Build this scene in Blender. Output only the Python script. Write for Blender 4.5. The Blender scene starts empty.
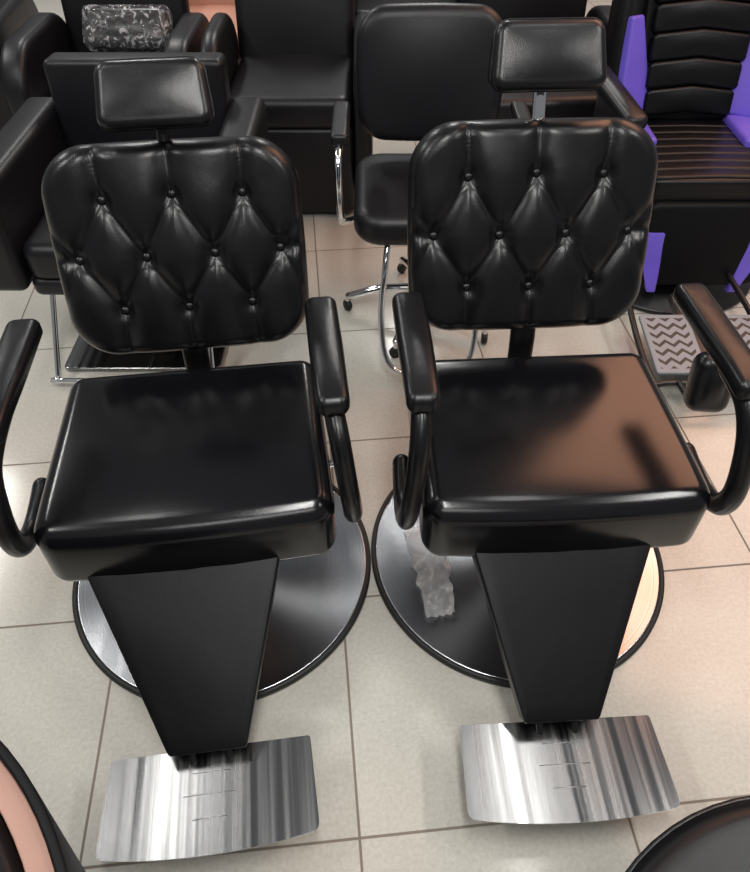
import bpy, bmesh, math, random
from mathutils import Vector, Matrix, Euler, noise
random.seed(4)
PI=math.pi
scn=bpy.context.scene
COL=scn.collection
PHI=math.radians(5.58); CH,SH=math.cos(PHI),math.sin(PHI)
def hw(X,Y): return (X*CH+Y*SH, -X*SH+Y*CH)

# ---------------------------------------------------------------- materials
def newmat(name):
    m=bpy.data.materials.new(name); m.use_nodes=True
    nt=m.node_tree; return m,nt,nt.nodes,nt.links,nt.nodes['Principled BSDF']
def leather(name,col,rough=.36,bump=.25,wr=.25,coat=0.0,wscale=7,spec=.5):
    m,nt,N,L,b=newmat(name)
    b.inputs['Roughness'].default_value=rough
    b.inputs['Specular IOR Level'].default_value=spec
    tc=N.new('ShaderNodeTexCoord')
    n1=N.new('ShaderNodeTexNoise'); n1.inputs['Scale'].default_value=420; n1.inputs['Detail'].default_value=2
    n2=N.new('ShaderNodeTexNoise'); n2.inputs['Scale'].default_value=wscale; n2.inputs['Detail'].default_value=3
    L.new(tc.outputs['Object'],n1.inputs['Vector']); L.new(tc.outputs['Object'],n2.inputs['Vector'])
    b1=N.new('ShaderNodeBump'); b1.inputs['Strength'].default_value=bump; b1.inputs['Distance'].default_value=.0006
    L.new(n1.outputs['Fac'],b1.inputs['Height']); L.new(b1.outputs['Normal'],b.inputs['Normal'])
    if wr>0:
        b2=N.new('ShaderNodeBump'); b2.inputs['Strength'].default_value=wr; b2.inputs['Distance'].default_value=.006
        L.new(n2.outputs['Fac'],b2.inputs['Height']); L.new(b2.outputs['Normal'],b1.inputs['Normal'])
    cr=N.new('ShaderNodeMix'); cr.data_type='RGBA'
    cr.inputs['A'].default_value=(*[c*.8 for c in col],1); cr.inputs['B'].default_value=(*[c*1.2 for c in col],1)
    L.new(n2.outputs['Fac'],cr.inputs['Factor']); L.new(cr.outputs['Result'],b.inputs['Base Color'])
    b.inputs['Coat Weight'].default_value=coat; b.inputs['Coat Roughness'].default_value=.2
    return m
BLK=leather('black_leather',(.004,.004,.005),.30,.35,.25,spec=.42,wscale=11)
BLK_SEAT=leather('black_seat_leather',(.004,.004,.005),.17,.2,0,0,4,spec=.5)
BLK2=leather('black_leather_background',(.006,.006,.008),.40,spec=.40)
BLK3=leather('black_satin_vinyl',(.004,.004,.005),.36,spec=.28)
BLK4=leather('black_matte_vinyl',(.005,.005,.006),.5,.2,.05,spec=.14)
PURP=leather('purple_vinyl',(.17,.11,.66),.4)
ROSE=leather('rose_vinyl',(.50,.27,.20),.4)
ROSE2=leather('dusty_rose_vinyl',(.34,.185,.14),.45)
def simple(name,col,rough,metal=0,scale=60,var=.1):
    m,nt,N,L,b=newmat(name)
    b.inputs['Metallic'].default_value=metal
    n=N.new('ShaderNodeTexNoise'); n.inputs['Scale'].default_value=scale
    tc=N.new('ShaderNodeTexCoord'); L.new(tc.outputs['Object'],n.inputs['Vector'])
    mr=N.new('ShaderNodeMapRange'); mr.inputs['To Min'].default_value=max(.02,rough*(1-var)); mr.inputs['To Max'].default_value=rough*(1+var)
    L.new(n.outputs['Fac'],mr.inputs['Value']); L.new(mr.outputs['Result'],b.inputs['Roughness'])
    b.inputs['Base Color'].default_value=(*col,1)
    return m
CHROME=simple('chrome',(.82,.83,.85),.08,1)
DARKM=simple('black_metal',(.008,.008,.008),.35)
RUBBER=simple('black_rubber',(.008,.008,.008),.55)
STEEL2=simple('satin_steel',(.6,.6,.6),.28,1)
SLOT=simple('engraved_line',(.42,.42,.42),.35,1)
def brushed_radial():
    m,nt,N,L,b=newmat('turned_steel')
    b.inputs['Metallic'].default_value=1
    b.inputs['Roughness'].default_value=.24; b.inputs['Anisotropic'].default_value=.92
    tg=N.new('ShaderNodeTangent'); tg.direction_type='RADIAL'; tg.axis='Z'
    L.new(tg.outputs['Tangent'],b.inputs['Tangent'])
    tc=N.new('ShaderNodeTexCoord'); ln=N.new('ShaderNodeVectorMath'); ln.operation='LENGTH'
    L.new(tc.outputs['Object'],ln.inputs[0])
    n=N.new('ShaderNodeTexNoise'); n.noise_dimensions='1D'; n.inputs['Scale'].default_value=260
    L.new(ln.outputs['Value'],n.inputs['W'])
    mx=N.new('ShaderNodeMix'); mx.data_type='RGBA'; mx.inputs['A'].default_value=(.40,.41,.43,1); mx.inputs['B'].default_value=(.64,.65,.68,1)
    L.new(n.outputs['Fac'],mx.inputs['Factor']); L.new(mx.outputs['Result'],b.inputs['Base Color'])
    return m
TURNED=brushed_radial()
def brushed_lin():
    m,nt,N,L,b=newmat('brushed_steel')
    b.inputs['Metallic'].default_value=1
    tc=N.new('ShaderNodeTexCoord'); mp=N.new('ShaderNodeMapping'); mp.inputs['Scale'].default_value=(420,4,1)
    L.new(tc.outputs['Object'],mp.inputs['Vector'])
    n=N.new('ShaderNodeTexNoise'); n.inputs['Scale'].default_value=1; n.inputs['Detail'].default_value=3
    L.new(mp.outputs['Vector'],n.inputs['Vector'])
    mr=N.new('ShaderNodeMix'); mr.data_type='RGBA'; mr.inputs['A'].default_value=(.24,.24,.24,1); mr.inputs['B'].default_value=(.36,.36,.36,1)
    L.new(n.outputs['Fac'],mr.inputs['Factor']); L.new(mr.outputs['Result'],b.inputs['Base Color'])
    # fine grinding lines: rougher and smoother bands running front to back
    mp2=N.new('ShaderNodeMapping'); mp2.inputs['Scale'].default_value=(60,.8,1); L.new(tc.outputs['Object'],mp2.inputs['Vector'])
    n2=N.new('ShaderNodeTexNoise'); n2.inputs['Scale'].default_value=1; n2.inputs['Detail'].default_value=3; L.new(mp2.outputs['Vector'],n2.inputs['Vector'])
    rr=N.new('ShaderNodeMapRange'); rr.inputs['From Min'].default_value=.3; rr.inputs['From Max'].default_value=.7
    rr.inputs['To Min'].default_value=.10; rr.inputs['To Max'].default_value=.30
    L.new(n2.outputs['Fac'],rr.inputs['Value']); L.new(rr.outputs['Result'],b.inputs['Roughness'])
    return m
BRUSH=brushed_lin()
def plastic(name,col,alpha,scale=45,extra=.35,rough=.1,bump=1):
    m,nt,N,L,b=newmat(name)
    b.inputs['Base Color'].default_value=(*col,1); b.inputs['Roughness'].default_value=rough
    tc=N.new('ShaderNodeTexCoord'); n=N.new('ShaderNodeTexVoronoi'); n.inputs['Scale'].default_value=scale
    n3=N.new('ShaderNodeTexNoise'); n3.inputs['Scale'].default_value=scale*.6; n3.inputs['Detail'].default_value=4; n3.inputs['Distortion'].default_value=2
    L.new(tc.outputs['Object'],n3.inputs['Vector'])
    r=N.new('ShaderNodeValToRGB'); r.color_ramp.elements[0].position=.50; r.color_ramp.elements[0].color=(alpha,alpha,alpha,1)
    r.color_ramp.elements[1].position=.72; r.color_ramp.elements[1].color=(min(1,alpha+extra),)*3+(1,)
    L.new(n3.outputs['Fac'],r.inputs['Fac']); L.new(r.outputs['Color'],b.inputs['Alpha'])
    L.new(tc.outputs['Object'],n.inputs['Vector'])
    bp=N.new('ShaderNodeBump'); bp.inputs['Strength'].default_value=bump; bp.inputs['Distance'].default_value=.012
    L.new(n.outputs['Distance'],bp.inputs['Height']); L.new(bp.outputs['Normal'],b.inputs['Normal'])
    return m
FILM=plastic('clear_plastic_film',(.80,.80,.82),.06,38,.70,.05)
FILM2=plastic('milky_plastic_film',(.80,.80,.79),.38,24,.40,.15,.9)
def mathn(N,L):
    def M(op,a,bv=None,c=None):
        n=N.new('ShaderNodeMath'); n.operation=op
        for i,v in enumerate((a,bv,c)):
            if v is None: continue
            if isinstance(v,(int,float)): n.inputs[i].default_value=v
            else: L.new(v,n.inputs[i])
        return n.outputs[0]
    return M
def tile_mat():
    m,nt,N,L,b=newmat('beige_floor_tile')
    S=.537; X0=.009; Y0=.402; G=.0024
    geo=N.new('ShaderNodeNewGeometry'); sp=N.new('ShaderNodeSeparateXYZ'); L.new(geo.outputs['Position'],sp.inputs[0])
    M=mathn(N,L)
    def axis(o,off):
        q=M('DIVIDE',M('SUBTRACT',o,off),S)
        r=M('ROUND',q)
        d=M('MULTIPLY',M('ABSOLUTE',M('SUBTRACT',q,r)),S)
        return d,M('FLOOR',q)
    dx,ix=axis(sp.outputs['X'],X0); dy,iy=axis(sp.outputs['Y'],Y0)
    d=M('MINIMUM',dx,dy)
    mr=N.new('ShaderNodeMapRange'); mr.interpolation_type='SMOOTHSTEP'
    mr.inputs['From Min'].default_value=G*.7; mr.inputs['From Max'].default_value=G*1.4
    L.new(d,mr.inputs['Value'])
    cb=N.new('ShaderNodeCombineXYZ'); L.new(ix,cb.inputs[0]); L.new(iy,cb.inputs[1])
    wn=N.new('ShaderNodeTexWhiteNoise'); L.new(cb.outputs[0],wn.inputs['Vector'])
    n1=N.new('ShaderNodeTexNoise'); n1.inputs['Scale'].default_value=110; n1.inputs['Detail'].default_value=6; n1.inputs['Roughness'].default_value=.7
    n2=N.new('ShaderNodeTexNoise'); n2.inputs['Scale'].default_value=4; n2.inputs['Detail'].default_value=4
    L.new(geo.outputs['Position'],n1.inputs['Vector']); L.new(geo.outputs['Position'],n2.inputs['Vector'])
    f=M('ADD',M('ADD',M('MULTIPLY',M('SUBTRACT',n1.outputs['Fac'],.5),1.5),M('MULTIPLY',n2.outputs['Fac'],.5)),M('ADD',M('MULTIPLY',wn.outputs['Value'],.15),.18))
    mc=N.new('ShaderNodeMix'); mc.data_type='RGBA'; mc.inputs['A'].default_value=(.43,.405,.355,1); mc.inputs['B'].default_value=(.65,.625,.56,1)
    L.new(f,mc.inputs['Factor'])
    mg=N.new('ShaderNodeMix'); mg.data_type='RGBA'; mg.inputs['A'].default_value=(.21,.175,.14,1)
    L.new(mr.outputs['Result'],mg.inputs['Factor']); L.new(mc.outputs['Result'],mg.inputs['B'])
    L.new(mg.outputs['Result'],b.inputs['Base Color'])
    rr_=M('SUBTRACT',.85,M('MULTIPLY',mr.outputs['Result'],.71)); L.new(rr_,b.inputs['Roughness'])
    bp=N.new('ShaderNodeBump'); bp.inputs['Strength'].default_value=.6; bp.inputs['Distance'].default_value=.002
    L.new(mr.outputs['Result'],bp.inputs['Height']); L.new(bp.outputs['Normal'],b.inputs['Normal'])
    return m
def tread_mat():
    m,nt,N,L,b=newmat('patterned_tread_steel')
    b.inputs['Metallic'].default_value=.0; b.inputs['Roughness'].default_value=.5
    M=mathn(N,L)
    tc=N.new('ShaderNodeTexCoord'); sp=N.new('ShaderNodeSeparateXYZ'); L.new(tc.outputs['Object'],sp.inputs[0])
    tri=M('ABSOLUTE',M('SUBTRACT',M('FRACT',M('MULTIPLY',sp.outputs['X'],22)),.5))
    st=M('FRACT',M('MULTIPLY',M('ADD',sp.outputs['Y'],M('MULTIPLY',tri,.042)),26))
    fld=M('MULTIPLY',M('LESS_THAN',M('ABSOLUTE',sp.outputs['X']),.064),M('LESS_THAN',M('ABSOLUTE',sp.outputs['Y']),.112))
    cut=M('MULTIPLY',M('LESS_THAN',st,.38),fld)
    mx=N.new('ShaderNodeMix'); mx.data_type='RGBA'; mx.inputs['A'].default_value=(.25,.27,.30,1); mx.inputs['B'].default_value=(.03,.03,.03,1)
    L.new(cut,mx.inputs['Factor']); L.new(mx.outputs['Result'],b.inputs['Base Color'])
    return m
TREAD=tread_mat()

# ---------------------------------------------------------------- mesh helpers
def link(name,bm,mat,parent=None,loc=(0,0,0),rot=(0,0,0),smooth=True):
    me=bpy.data.meshes.new(name); 
    bmesh.ops.recalc_face_normals(bm,faces=bm.faces)
    bm.to_mesh(me); bm.free()
    if smooth:
        for p in me.polygons: p.use_smooth=True
    me.materials.append(mat)
    o=bpy.data.objects.new(name,me); COL.objects.link(o)
    o.location=loc; o.rotation_euler=rot
    if parent: o.parent=parent
    return o
def thing(name,label,cat,loc=(0,0,0),rz=0,group=None):
    o=bpy.data.objects.new(name,None); COL.objects.link(o); o.location=loc; o.rotation_euler=(0,0,rz)
    o.empty_display_size=.1
    o['label']=label; o['category']=cat
    if group: o['group']=group
    return o
def outline(a,b,R,k,m):
    pts=[]
    cs=[(a-R,b-R,0),(-(a-R),b-R,PI/2),(-(a-R),-(b-R),PI),(a-R,-(b-R),1.5*PI)]
    for ci in range(4):
        cx,cy,t0=cs[ci]
        for i in range(k+1):
            t=t0+PI/2*i/k; pts.append((cx+R*math.cos(t),cy+R*math.sin(t)))
        nx,ny,nt_=cs[(ci+1)%4]
        p=pts[-1]; q=(nx+R*math.cos(nt_),ny+R*math.sin(nt_))
        for i in range(1,m):
            pts.append((p[0]+(q[0]-p[0])*i/m,p[1]+(q[1]-p[1])*i/m))
    return pts
def slab_bm(a,b,h,R,r,puff=0,puffb=0,k=6,m=8,rings=8,prof=5,disp=None,warp=None,roll=False,bm=None):
    R=max(R,r+.001); bm=bm or bmesh.new(); seq=[]
    zi=h/2-r; ai,bi=a-r,b-r
    def pf(x,y,s): return (1-(x/ai)**2)*(1-(y/bi)**2) if s<.999 else 0
    inner=outline(ai,bi,R-r,k,m)
    for i in range(1,rings):
        s=i/rings; seq.append([(x*s,y*s,-h/2-puffb*pf(x*s,y*s,s)) for x,y in inner])
    for i in range(prof+1):
        th=-PI/2+PI/2*i/prof; ins=r*(1-math.cos(th))
        seq.append([(x,y,-zi+r*math.sin(th)) for x,y in outline(a-ins,b-ins,R-ins,k,m)])
    for i in range(prof+1):
        th=PI/2*i/prof; ins=r*(1-math.cos(th)); w=math.sin(th)
        seq.append([(x,y,zi+r*math.sin(th)+(disp(x,y,1)*w if roll else 0)) for x,y in outline(a-ins,b-ins,R-ins,k,m)])
    for i in range(rings-1,0,-1):
        s=i/rings; seq.append([(x*s,y*s,h/2+puff*pf(x*s,y*s,s)+(disp(x*s,y*s,s) if disp else 0)) for x,y in inner])
    c0=(0,0,-h/2-puffb); c1=(0,0,h/2+puff+(disp(0,0,0) if disp else 0))
    W=warp if warp else (lambda x,y,z:(x,y,z))
    v0=bm.verts.new(W(*c0)); v1=bm.verts.new(W(*c1))
    vs=[[bm.verts.new(W(*p)) for p in ring] for ring in seq]
    n=len(vs[0])
    for j in range(n):
        bm.faces.new((v0,vs[0][(j+1)%n],vs[0][j])); bm.faces.new((v1,vs[-1][j],vs[-1][(j+1)%n]))
    for i in range(len(vs)-1):
        for j in range(n):
            bm.faces.new((vs[i][j],vs[i][(j+1)%n],vs[i+1][(j+1)%n],vs[i+1][j]))
    return bm
def slab(name,a,b,h,R,r,mat,parent,loc=(0,0,0),rot=(0,0,0),**kw):
    return link(name,slab_bm(a,b,h,R,r,**kw),mat,parent,loc,rot)
def smoothpath(pts,n=6,closed=False):
    P=[Vector(p) for p in pts]; out=[]; N_=len(P)
    rng=N_ if closed else N_-1
    for i in range(rng):
        if closed: p0,p1,p2,p3=P[i-1],P[i],P[(i+1)%N_],P[(i+2)%N_]
        else: p0,p1,p2,p3=P[max(i-1,0)],P[i],P[i+1],P[min(i+2,N_-1)]
        for j in range(n):
            t=j/n
            out.append(.5*((2*p1)+(-p0+p2)*t+(2*p0-5*p1+4*p2-p3)*t*t+(-p0+3*p1-3*p2+p3)*t**3))
    if not closed: out.append(P[-1])
    return out
def tube_bm(pts,r,closed=False,seg=12,n=6,bm=None,ry=None,raw=False):
    path=[Vector(p) for p in pts] if raw else smoothpath(pts,n,closed)
    bm=bm or bmesh.new(); ry=ry or r
    rings=[]; prev=None; L_=len(path)
    for i,p in enumerate(path):
        if closed: t=(path[(i+1)%L_]-path[i-1])
        else: t=path[min(i+1,L_-1)]-path[max(i-1,0)]
        t.normalize()
        if prev is None:
            u=t.cross(Vector((0,0,1)))
            if u.length<.1: u=t.cross(Vector((0,1,0)))
        else: u=prev-t*prev.dot(t)
        u.normalize(); prev=u; w=t.cross(u)
        rings.append((p,u,w,t))
    def ring(p,u,w,s=1): return [bm.verts.new(p+(u*math.cos(2*PI*k/seg)*r+w*math.sin(2*PI*k/seg)*ry)*s) for k in range(seg)]
    vs=[]
    if not closed:
        p,u,w,t=rings[0]
        for a in (75,45,20): vs.append(ring(p-t*r*math.sin(math.radians(a)),u,w,math.cos(math.radians(a))))
    for p,u,w,t in rings: vs.append(ring(p,u,w))
    if not closed:
        p,u,w,t=rings[-1]
        for a in (20,45,75): vs.append(ring(p+t*r*math.sin(math.radians(a)),u,w,math.cos(math.radians(a))))
    M_=len(vs)
    for i in range(M_ if closed else M_-1):
        A,B=vs[i],vs[(i+1)%M_]
        for k in range(seg): bm.faces.new((A[k],A[(k+1)%seg],B[(k+1)%seg],B[k]))
    if not closed: bm.faces.new(vs[0][::-1]); bm.faces.new(vs[-1])
    return bm
def tube(name,pts,r,mat,parent,closed=False,loc=(0,0,0),rot=(0,0,0),**kw):
    return link(name,tube_bm(pts,r,closed,**kw),mat,parent,loc,rot)
def lathe_bm(prof,seg=96):
    bm=bmesh.new(); vs=[]
    for r,z in prof:
        if r<1e-6: vs.append([bm.verts.new((0,0,z))])
        else: vs.append([bm.verts.new((r*math.cos(2*PI*k/seg),r*math.sin(2*PI*k/seg),z)) for k in range(seg)])
    for i in range(len(vs)-1):
        A,B=vs[i],vs[i+1]
        for k in range(seg):
            k2=(k+1)%seg
            if len(A)==1: bm.faces.new((A[0],B[k],B[k2]))
            elif len(B)==1: bm.faces.new((A[k],A[k2],B[0]))
            else: bm.faces.new((A[k],A[k2],B[k2],B[k]))
    return bm
def lathe(name,prof,mat,parent,loc=(0,0,0),rot=(0,0,0),seg=96): return link(name,lathe_bm(prof,seg),mat,parent,loc,rot)
def arc_shell(name,Ro,Ri,z0,z1,a0,a1,mat,parent,rnd=.01,seg=56,taper=0):
    bm=bmesh.new(); prof=[(Ri,z0),(Ri,z1-rnd)]
    for i in range(1,6):
        t=PI-PI/2*i/5; prof.append((Ri+rnd+rnd*math.cos(t),z1-rnd+rnd*math.sin(t)))
    for i in range(0,6):
        t=PI/2-PI/2*i/5; prof.append((Ro-rnd+rnd*math.cos(t),z1-rnd+rnd*math.sin(t)))
    prof.append((Ro,z0)); vs=[]
    for j in range(seg+1):
        a=a0+(a1-a0)*j/seg
        vs.append([bm.verts.new(((r-taper*(z1-z))*math.cos(a),(r-taper*(z1-z))*math.sin(a),z)) for r,z in prof])
    n=len(prof)
    for j in range(seg):
        for i in range(n): bm.faces.new((vs[j][i],vs[j][(i+1)%n],vs[j+1][(i+1)%n],vs[j+1][i]))
    bm.faces.new(vs[0]); bm.faces.new(vs[-1][::-1])
    return link(name,bm,mat,parent)

# ---------------------------------------------------------------- floor
bm=bmesh.new()
vs=[bm.verts.new(p) for p in ((-6,-3,0),(6,-3,0),(6,9,0),(-6,9,0))]; bm.faces.new(vs)
fl=link('floor',bm,tile_mat(),smooth=False); fl['kind']='structure'

# ---------------------------------------------------------------- tufted back
B1=[(-.136,.110),(0,.114),(.137,.110)]
B2=[(-.202,-.004),(-.068,-.004),(.068,-.004),(.200,-.004)]
B3=[(-.132,-.112),(0,-.112),(.132,-.112)]
SEGS=[]
for i,p in enumerate(B1): SEGS+=[(p,B2[i]),(p,B2[i+1]),(p,(p[0]*1.09,.30))]
for i,p in enumerate(B3): SEGS+=[(p,B2[i]),(p,B2[i+1]),(p,(p[0]*1.09,-.30))]
SEGS+=[(B2[0],(-.35,.01)),(B2[3],(.35,.01)),(B2[0],(-.33,.17)),(B2[3],(.33,.17)),(B2[0],(-.30,-.20)),(B2[3],(.30,-.20))]
def sd(x,y,s):
    (ax,ay),(bx,by)=s; dx,dy=bx-ax,by-ay
    t=max(0,min(1,((x-ax)*dx+(y-ay)*dy)/(dx*dx+dy*dy)))
    return math.hypot(x-ax-t*dx,y-ay-t*dy)
KS=.012
def tuft0(x,y):
    ds=[sd(x,y,q) for q in SEGS]
    bd=min(math.hypot(x-p[0],y-p[1]) for p in B1+B2+B3)
    for i in (len(ds)-1,len(ds)-2,len(ds)-3,len(ds)-4): ds[i]=ds[i]+.008
    D0=min(ds)
    D=-KS*math.log(sum(math.exp(-(d-D0)/KS) for d in ds))+D0
    D=max(D,0)*.70+D0*.30
    D=math.sqrt(D*D+.0013**2)
    z=.0172*(1-math.exp(-(D/.018)))
    z-=.010*math.exp(-(bd/.017)**2)
    z+=.0026*noise.noise(Vector((x*30,y*16,1)))*math.exp(-bd/.045)
    z+=.0018*noise.noise(Vector((x*16,y*12,5)))
    return z
def tuft(x,y,s): return tuft0(x,y)
GROUP='tufted black barber chairs in the foreground'
def barber(label,loc,hz,postmat,hrot,rz=0,dback=0,dbx=0,darm=0,arm_w=0,legx=0,legtx=0,legz=0,legy=0,hx=0,ha=.110):
    t=thing('barber_chair',label,'barber chair',loc,rz,GROUP)
    R=.3745
    base=lathe('base_disc',[(0,.004),(R-.012,.004),(R-.012,.012),(R-.0125,.0155),(R-.013,.016),(R-.016,.016),(.105,.016),(.103,.0162),(.10,.020),(.096,.022),(.07,.024),(0,.024)],TURNED,t,seg=128)
    base['label']='round brushed stainless steel base'
    lathe('rim',[(R-.012,.001),(R-.002,.001),(R,.004),(R,.015),(R-.003,.019),(R-.010,.020),(R-.013,.016),(R-.012,.001)],RUBBER,base,seg=128)
    lathe('column',[(0,.022),(.075,.022),(.078,.045),(.055,.060),(.052,.20),(.040,.205),(.038,.325),(0,.325)],DARKM,t,seg=48)
    slab('seat_frame',.19,.18,.03,.02,.006,DARKM,t,(0,0,.335))
    def wseat(x,y,z):
        f=max(0,-y/.226)
        fr=max(0,(-y-.19)/.036)
        wr=.0014*noise.noise(Vector((x*22,z*30,3)))*fr if z<.03 else 0
        return (x*(1+.010*(-y/.22)),y-.012*(1-(x/.29)**2)*f*f-.006*f**4*max(0,1-(z/.075)**2)+wr,z-(.014*f*f if z<0 else 0)-.008*f**4)
    seat=slab('seat',.281,.227,.150,.042,.036,BLK_SEAT,t,(0,-.008,.424),puff=.006,k=8,m=36,rings=30,prof=12,warp=wseat)
    tilt=math.radians(90-21)
    h=.066
    def wb(x,y,z):
        return (x*(1+.028*(1-(y/.216)**2)),y*(1+.02*(1-(x/.255)**2)),z)
    back=slab('backrest',.253,.213,h,.092,.032,BLK,t,(dbx,.305,.770+dback),(tilt,0,0),puff=.014,puffb=.010,k=34,m=50,rings=100,prof=10,disp=tuft,warp=wb,roll=True)
    for p in B1+B2+B3:
        zz=h/2+.014*(1-(p[0]/.221)**2)*(1-(p[1]/.181)**2)+tuft0(*p)
        q=wb(p[0],p[1],zz)
        lathe('button',[(0,-.004),(.0078,-.004),(.0098,0.0005),(.0084,.0040),(.0044,.0060),(0,.0065)],BLK,back,q,seg=20)
    bmx=tube_bm([(0,.10,.340),(0,.20,.345),(0,.250,.40),(0,.268,.50),(0,.300,.60),(0,.345,.70)],.030,ry=.009,seg=16)
    link('backrest_bracket',bmx,DARKM,t)
    hy=.372+(hz-1.02)*.36
    hr=slab('headrest',ha,.061,.068,.026,.019,BLK,t,(hx,hy,hz+.002),(math.radians(90-hrot),0,0),puff=.006,puffb=.004,k=8,m=10,rings=14,prof=8,warp=lambda x,y,z:(x*(1-.05*y/.062),y+(.016 if z<0 else 0)*max(0,-y/.064)*min(1,-z/.03),z+(.008*(-y/.064) if z>0 else 0)))
    tube('seam_piping',[(x*(1-.05*y/.062),y,.012) for x,y in outline(ha+.0002,.0612,.0262,6,4)],.0014,BLK,hr,closed=True,seg=8,n=1)
    po=tube('headrest_post',[(hx,.352,.88),(hx,hy+.030,hz-.02)],.013,postmat,t,n=2,seg=20)
    if postmat is CHROME: po['label']='chrome headrest post'
    for s in (-1,1):
        wd=arm_w
        def wp(x,y,z): 
            d=max(0,-(y+.08)); return (x*(1-.10*max(0,-y)/.17),y,z-1.0*d*d)
        slab('arm_pad',.033,.166,.040,.020,.015,BLK,t,(s*(.287+wd),-.012,.708+darm),(math.radians(-2),0,0),puff=.002,k=6,m=12,rings=6,warp=wp)
        X=lambda q:s*(q+wd)
        tube('arm_tube',[(X(.287),-.08,.688+darm),(X(.289),-.155,.678+darm),(X(.294),-.200,.63),(X(.302),-.222,.55),(X(.309),-.222,.48),(X(.312),-.195,.425),(X(.312),-.14,.402),(X(.310),-.08,.405),(X(.308),-.04,.414)],.019,BLK,t,ry=.023,seg=16,n=8)
        tube('arm_bolt',[(s*.26,-.05,.41),(s*.322,-.05,.414)],.009,STEEL2,t,n=1,seg=12)
    ln=.187
    def wl(x,y,z):
        f=(y/ln); g=(y-.019)/.168
        return (x*(.72+.28*g) +legx*(1-f)*.5+legtx*(1+f)*.5,y,z)
    slab('leg_rest',.195,ln,.045,.010,.007,BLK3,t,(0,-.3505+legy,.266+legz),(math.atan2(.205,.285),0,0),k=5,m=10,rings=6,prof=5,warp=wl)
    for s in (-.035,.035):
        tube('footrest_stem',[(s+legx,-.46+legy,.175),(s+legx,-.512+legy,.122)],.007,DARKM,t,n=1)
    tube('footrest_bracket',[(0,-.05,.30),(0,-.25,.235),(legx,-.46+legy,.112),(legx,-.56+legy,.102)],.011,DARKM,t)
    bmp=bmesh.new(); pts=[]
    w,rc=.199,.004
    yr,yf=-.490+legy,-.660+legy
    pts+=[(w-.006-rc,yr),(w-.006,yr-rc)]
    pts+=[(w,yf+.014),(w-.001,yf+.006),(w-.004,yf+.001),(w-.010,yf-.003)]
    for i in range(1,25):
        x=(w-.012)*(1-2*i/25); pts.append((x,yf-.016*(1-(x/w)**2)-.002))
    pts+=[(-w+.010,yf-.003),(-w+.004,yf+.001),(-w+.001,yf+.006),(-w,yf+.014),(-w+.006,yr-rc),(-w+.006+rc,yr)]
    pts=[(x+legx,y) for x,y in pts]
    a=[bmp.verts.new((x,y,.123)) for x,y in pts]; b_=[bmp.verts.new((x,y,.118)) for x,y in pts]
    bmp.faces.new(a); bmp.faces.new(b_[::-1])
    for i in range(len(pts)): bmp.faces.new((a[i],a[(i+1)%len(pts)],b_[(i+1)%len(pts)],b_[i]))
    fp=link('footrest',bmp,BRUSH,t,smooth=False); fp['label']='brushed steel foot plate'
    for yy,x,hwid in ((-.535,0,.036),(-.575,0,.050),(-.617,0,.032)):
        slab('grip_line',hwid,.0007,.0006,.0007,.00025,SLOT,fp,(x+legx,yy+legy,.1231),k=2,m=2,rings=2,prof=2)
    return t
barber('tufted black barber chair on the left, low headrest on black stem, bare steel base',(-.283,1.063,0),1.026,DARKM,30,rz=math.radians(1.8),dback=-.032,dbx=.016,darm=-.018,arm_w=.006,legz=-.010,legy=-.016,legx=.0,legtx=-.022,hx=.014,ha=.105)
barber('tufted black barber chair on the right, raised headrest on chrome post, warm reflection on seat',(.467,1.033,0),1.075,CHROME,25,rz=math.radians(-2.4),dback=-.008,dbx=-.019,arm_w=.003,legx=-.030,legtx=.004,hx=-.014,ha=.108)

# plastic film lying on right base
bm=bmesh.new(); G=[]
for i in range(17):
    row=[]
    for j in range(33):
        x=-.054+.108*i/16*(1-.35*(1-j/32))+.008*noise.noise(Vector((j*.3,1,2))); y=-.150+.27*j/32+.010*noise.noise(Vector((i*.5,3,2)))
        row.append(bm.verts.new((x,y,.008+.010*noise.noise(Vector((i*.24,j*.2,0))))))
    G.append(row)
for i in range(16):
    for j in range(32): bm.faces.new((G[i][j],G[i+1][j],G[i+1][j+1],G[i][j+1]))
fm=link('plastic_film',bm,FILM2,None,(.250,1.005,.018),(0,0,.08))
fm['label']='crinkled clear plastic wrapping scrap lying on the right chair base'; fm['category']='plastic wrap'

# ---------------------------------------------------------------- lounge / salon chairs behind
def box_chair(name,label,X,Y,rz,w,d,seat_h,back_h,arm_h,arm_t,mat,group=None,bottom=.06,arm_round=.03,tilt=8,arms=True,backw=None,arm_out=0,bround=.05):
    x,y=hw(X,Y); t=thing(name,label,'armchair',(x,y,0),rz-PHI,group)
    iw=w/2-(arm_t if arms else 0)
    slab('body',iw,d/2-.02,seat_h-.10-bottom,.03,.02,mat,t,(0,0,bottom+(seat_h-.10-bottom)/2))
    slab('seat',iw-.004,d/2-.025,.12,.05,.035,mat,t,(0,-.012,seat_h-.045),puff=.015,k=8,m=10,rings=10)
    bw=(backw or iw*2)/2
    bh=back_h-seat_h+.05
    slab('backrest',bw,bh/2,.11,bround,min(.04,bround-.002),mat,t,(0,d/2-.06+math.sin(math.radians(tilt))*bh/2,seat_h-.05+bh/2),(math.radians(90-tilt),0,0),puff=.012,puffb=.01,k=8,m=10,rings=10)
    if arms:
        for s in (-1,1):
            slab('arm',d/2-.005,(arm_h-bottom-.02)/2,arm_t,arm_round,min(arm_t*.45,.03),mat,t,(s*(w/2-arm_t/2+.003),0,(arm_h+bottom+.02)/2),(PI/2,0,PI/2),k=8,m=8,rings=6,puff=.004,puffb=.004)
    return t
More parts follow.
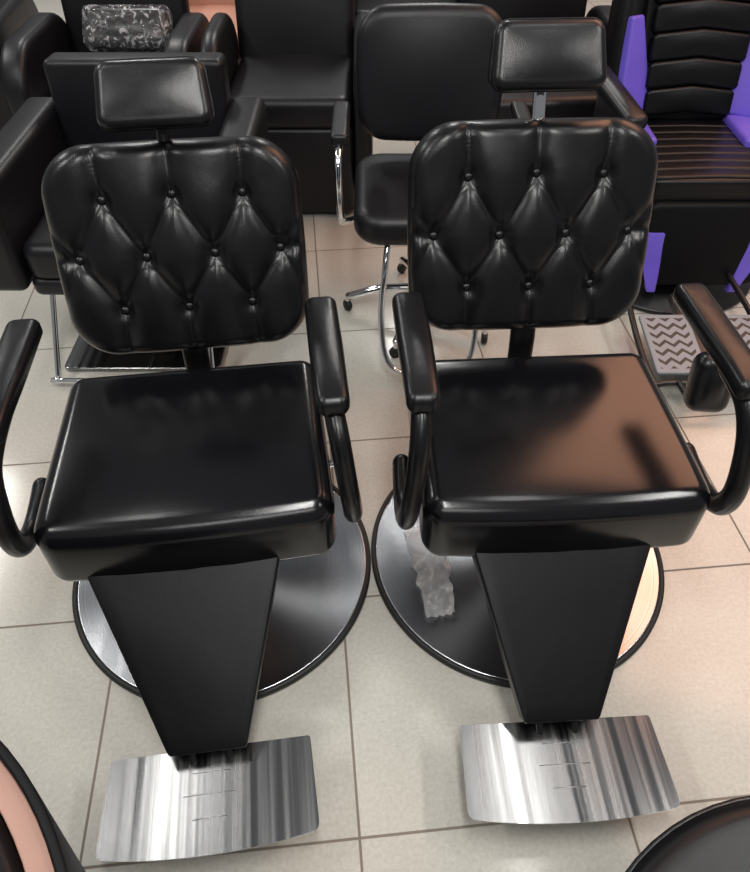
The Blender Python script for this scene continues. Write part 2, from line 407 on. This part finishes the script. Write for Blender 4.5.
def disc_base(t,r=.27,h=.08):
    lathe('base_disc',[(0,.004),(r,.004),(r,.014),(.05,.03),(.05,h),(0,h)],STEEL2,t,seg=48)
A=box_chair('armchair','square black armchair directly behind the left barber chair, wide flat back and box arms',-.77,2.15,0,.80,.68,.43,.76,.63,.12,BLK2,bottom=.27,tilt=4,bround=.022,backw=.57,arm_round=.022)
slab('base_plate',.26,.24,.012,.02,.004,BRUSH,A,(0,-.12,.012))
lathe('column',[(0,.018),(.04,.018),(.035,.03),(.03,.27),(0,.27)],CHROME,A,seg=32)
tube('footrest_frame',[(-.235,-.27,.30),(-.236,-.272,.29),(-.248,-.42,.045),(-.245,-.43,.035),(-.23,-.435,.03),(.23,-.435,.03),(.245,-.43,.035),(.248,-.42,.045),(.236,-.272,.29),(.235,-.27,.30)],.009,CHROME,A,n=3)
Bc=box_chair('armchair','black armchair with rounded arms holding the plastic wrapped cushion',-1.08,3.18,0,.72,.66,.42,.84,.64,.10,BLK2,arm_round=.18,backw=.54)
disc_base(Bc)
x,y=hw(-1.026,3.27)
P=thing('cushion','black cushion wrapped in crinkled clear plastic, leaning in the armchair at upper left','cushion',(x,y,.555),-PHI)
slab('pad',.17,.075,.08,.03,.03,BLK,P,(0,0,.045),(math.radians(52),0,0),puff=.012,puffb=.01)
slab('plastic_wrap',.182,.084,.09,.03,.03,FILM,P,(0,0,.046),(math.radians(52),0,0),puff=.016,puffb=.012,k=8,m=24,rings=18,disp=lambda x,y,s:.014*noise.noise(Vector((x*34,y*34,0))))
Cc=box_chair('armchair','black tub armchair behind the gap between both barber chairs, tall smooth front panel',-.335,3.08,0,.64,.60,.48,.92,.68,.07,BLK2,bottom=.02,arm_round=.2,backw=.50,tilt=14)
Rc=box_chair('armchair','rose coloured armchair edge showing between two black armchairs at the top',-.80,4.05,0,.60,.55,.42,.80,.62,.08,ROSE,bottom=.02,arm_round=.1)
Fc=box_chair('armchair','black armchair behind the raised headrest of the right barber chair',.68,3.22,.08,.74,.66,.44,.88,.64,.10,BLK2,bottom=.08,arm_round=.14)
disc_base(Fc,.26,.09)
Gc=box_chair('armchair','black armchair cut off at the top left corner, left of the cushion chair',-1.93,3.35,.1,.80,.70,.44,.90,.66,.12,BLK2,bottom=.08,arm_round=.14)
disc_base(Gc,.27,.09)
Hc=box_chair('armchair','black armchair at the top edge, mostly hidden behind the purple trimmed chair',1.62,3.55,-.1,.80,.70,.46,.95,.68,.12,BLK2,bottom=.03,arm_round=.14)
Ic=box_chair('armchair','black armchair at the top edge behind the chrome armed styling chair',.16,4.3,0,.80,.70,.46,.95,.68,.12,BLK2,bottom=.03,arm_round=.14)

x,y=hw(.17,2.12); D=thing('styling_chair','black salon styling chair with chrome arms and castor base, behind the right barber chair','salon chair',(x,y,0),-PHI)
slab('seat',.235,.235,.10,.09,.04,BLK2,D,(0,0,.45),puff=.015,k=10,m=10,rings=10)
slab('backrest',.218,.183,.075,.080,.034,BLK2,D,(0,.215,.742),(math.radians(90-12),0,0),puff=.015,puffb=.01,k=12,m=12,rings=14,warp=lambda x,y,z:(x*(1+.05*(1-(y/.185)**2)),y*(1+.05*(1-(x/.232)**2)),z))
tube('backrest_bracket',[(0,.10,.395),(0,.22,.40),(0,.26,.48),(0,.275,.60)],.02,DARKM,D,ry=.008)
for s in (-1,1):
    tube('arm_frame',[(s*.27,.14,.655),(s*.272,-.02,.66),(s*.275,-.13,.645),(s*.275,-.165,.57),(s*.272,-.15,.46),(s*.262,-.08,.41),(s*.20,-.02,.398)],.011,CHROME,D)
    slab('arm_pad',.026,.13,.035,.016,.012,BLK2,D,(s*.272,.02,.675))
lathe('column',[(0,.09),(.035,.09),(.033,.12),(.025,.13),(.024,.39),(.07,.395),(.07,.40),(0,.40)],CHROME,D,seg=32)
for k in range(5):
    a=math.radians(-112+72*k); c,s=math.cos(a),math.sin(a)
    tube('base_leg',[(.02*c,.02*s,.11),(.15*c,.15*s,.098),(.265*c,.265*s,.060)],.014,CHROME,D)
    cs=lathe('castor',[(0,-.010),(.018,-.010),(.021,-.006),(.021,.006),(.018,.010),(0,.010)],RUBBER,D,(.27*c,.27*s,.022),(PI/2,0,a+PI/2+.6),seg=24)
    tube('castor_stem',[(0,-.001,0),(0,.03,0)],.008,CHROME,cs,n=1)
tube('footrest_frame',[(-.13,-.19,.40),(-.14,-.24,.33),(-.15,-.30,.18),(-.12,-.37,.06),(0,-.39,.04),(.12,-.37,.06),(.15,-.30,.18),(.14,-.24,.33),(.13,-.19,.40)],.010,CHROME,D)

# E: black and purple reclining chair
x,y=hw(1.12,2.42); E=thing('recliner_chair','black and purple reclining barber chair with channelled back at the upper right','barber chair',(x,y,0),-PHI)
def multi(a_fn,ys,b,h,z,R,r,back,puff=.010,vee=.02):
    bm=slab_bm(back[0],back[1],back[2],.03,.015)
    for y0 in ys:
        a=a_fn(y0)
        slab_bm(a,b,h,R,r,puff=puff,k=5,m=10,rings=8,bm=bm,warp=lambda x,y,zz,y0=y0:(x,y+y0-vee*abs(x)/.2,zz+z))
    return bm
bk=link('backrest',multi(lambda y:.155+.035*(y+.3)/.6,[-.262+.0875*i for i in range(7)],.0432,.05,.050,.016,.012,(.200,.34,.08),puff=.004),BLK3,E,(0,.335,.80),(math.radians(90-14),0,0))
for s in (-1,1):
    slab('side_bolster',.060,.31,.10,.04,.03,BLK3,bk,(s*.242,-.02,.0),(0,s*-.35,0),puff=.01,warp=lambda x,y,z:(x*(1-.3*max(0,y)/.29),y,z))
    b1=slab('side_panel',.050,.165 if s<0 else .20,.04,.012,.010,PURP,bk,(s*.214,-.17 if s<0 else -.12,.056),(0,s*-.40,s*-.14),puff=.003,warp=lambda x,y,z,s=s:(x*(1-.65*(y/.20)) ,y,z)); b1['label']='purple side panel'
    slab('arm_pad',.04,.19,.05,.03,.02,BLK2,E,(s*.325,.02,.64),(.12,0,s*.18*-1),puff=.006)
    slab('arm_support',.03,.12,.32,.015,.01,DARKM,E,(s*.31,.06,.48))
seat=link('seat',multi(lambda y:.215,[-.225+.0562*i for i in range(9)],.0276,.022,.042,.010,.008,(.225,.27,.09),puff=.001,vee=.01),BLK3,E,(0,.03,.43))
for s in (-1,1):
    q=slab('seat_bolster',.055,.14,.07,.02,.015,PURP,E,(s*.205,.13,.474),puff=.004); q['label']='purple seat edge'
slab('front_panel',.215,.15,.06,.03,.02,BLK4,E,(0,-.25,.255),(math.radians(84),0,0),puff=.01)
for s in (-1,1):
    q=slab('front_trim',.036,.115,.03,.012,.010,PURP,E,(s*.168,-.274,.200),(math.radians(84),0,s*.10),warp=lambda x,y,z,s=s:(x*(1+.6*y/.12)+s*.03*(y/.12),y,z)); q['label']='purple trim'
slab('body',.2,.22,.22,.03,.02,BLK3,E,(0,.03,.26))
lathe('base_disc',[(0,.004),(.33,.004),(.335,.012),(.33,.02),(.1,.035),(.06,.15),(0,.15)],DARKM,E,seg=64)
for cx,ww in ((-.170,.080),(.055,.070)):
    tp=slab('footrest',ww,.13,.012,.010,.004,TREAD,E,(cx,-.63,.12),(.12,0,0)); tp['label']='patterned metal foot plate'
tube('footrest_frame',[(-.24,-.30,.16),(-.265,-.48,.125),(-.265,-.76,.092),(-.20,-.785,.092),(.08,-.785,.092),(.135,-.76,.092),(.135,-.48,.125),(.11,-.30,.16)],.010,DARKM,E)
slab('foot_mount',.05,.17,.03,.01,.006,DARKM,E,(-.065,-.55,.11),(.12,0,0))
slab('calf_pad',.058,.085,.075,.035,.030,BLK,E,(-.200,-.96,.250),(math.radians(75),0,-.1),puff=.012)
tube('pad_stem',[(-.17,-.955,.19),(-.18,-.92,.115),(-.19,-.78,.095)],.010,DARKM,E)

# ---------------------------------------------------------------- foreground pieces
x,y=hw(-.718,-.055)
Q=thing('barrel_chair','round black barrel chair with dusty rose rim band, cut off at the lower left corner','armchair',(x,y,0),0)
arc_shell('shell',.470,.458,.30,.72,math.radians(-60),math.radians(150),BLK4,Q,rnd=.004,taper=.1)
q=arc_shell('rim_band',.457,.430,.32,.708,math.radians(-60),math.radians(150),ROSE2,Q,rnd=.002,taper=.1); q['label']='dusty rose rim band'
arc_shell('inner_pad',.429,.33,.34,.716,math.radians(-58),math.radians(148),BLK3,Q,rnd=.025,taper=.1)
lathe('seat',[(0,.30),(.33,.30),(.352,.32),(.352,.42),(.33,.45),(.1,.462),(0,.463)],BLK,Q)
lathe('column',[(0,.02),(.03,.02),(.03,.30),(0,.30)],CHROME,Q,seg=32)
lathe('base_disc',[(0,.004),(.25,.004),(.25,.012),(.04,.024),(0,.024)],STEEL2,Q)
x,y=hw(.575,-.03)
S=thing('stool','large round black padded stool cut off at the lower right corner','stool',(x,y,0),0)
lathe('seat',[(0,.40),(.33,.40),(.356,.415),(.362,.45),(.359,.485),(.346,.497),(.332,.500),(.319,.497),(.15,.505),(0,.508)],BLK3,S)
tube('piping',[(.360*math.cos(i*PI/32),.360*math.sin(i*PI/32),.482) for i in range(64)],.004,BLK,S,closed=True,n=1,seg=8)
lathe('column',[(0,.02),(.03,.02),(.03,.40),(0,.40)],CHROME,S,seg=32)
lathe('base_disc',[(0,.004),(.23,.004),(.23,.012),(.04,.024),(0,.024)],STEEL2,S)

# ---------------------------------------------------------------- light
def area(name,X,Y,z,sx,sy,power,col=(1,.97,.93),rz=0,rx=0):
    l=bpy.data.lights.new(name,'AREA'); l.shape='RECTANGLE'; l.size=sx; l.size_y=sy; l.energy=power; l.color=col
    o=bpy.data.objects.new(name,l); COL.objects.link(o); x,y=hw(X,Y); o.location=(x,y,z); o.rotation_euler=(rx,0,rz); return o
WH=(1,.985,.955)
area('overhead_light',-1.9,.4,3.0,.25,1.3,34,WH)
area('overhead_light',.1,.0,3.0,.25,1.3,42,WH)
area('overhead_light',1.9,.4,3.0,.25,1.3,36,WH)
area('overhead_light',-3.1,3.3,3.0,.25,1.3,40,WH)
area('overhead_light',.35,5.3,3.0,.25,1.3,46,WH)
area('overhead_light',-1.6,5.0,3.0,.25,1.3,36,WH)
area('overhead_light',0,-1.5,3.0,1.6,.6,17,WH)
area('overhead_light',-1.15,1.35,3.0,.10,.9,5,WH)  # added strip light, placed to streak the left foot plate
area('overhead_light',.80,1.35,3.0,.10,.9,5,WH)  # added strip light, placed to streak the right foot plate
wl_=area('warm_reflection_light',2.30,3.42,3.0,1.9,2.9,74,(1,.48,.29),rz=-.45)  # unseen warm light added to make the brown reflection in the right seat
wl_.data.diffuse_factor=.55
w=bpy.data.worlds.new('world'); scn.world=w; w.use_nodes=True
w.node_tree.nodes['Background'].inputs[0].default_value=(.95,.97,1,1)
w.node_tree.nodes['Background'].inputs[1].default_value=.19
scn.view_settings.view_transform='Standard'

cam=bpy.data.cameras.new('camera'); co=bpy.data.objects.new('camera',cam); COL.objects.link(co)
co.location=(0,0,1.55); co.rotation_euler=(math.radians(44),0,-PHI)
cam.sensor_fit='VERTICAL'; cam.sensor_height=36; cam.lens=711/872*36
cam.clip_start=.02
scn.camera=co
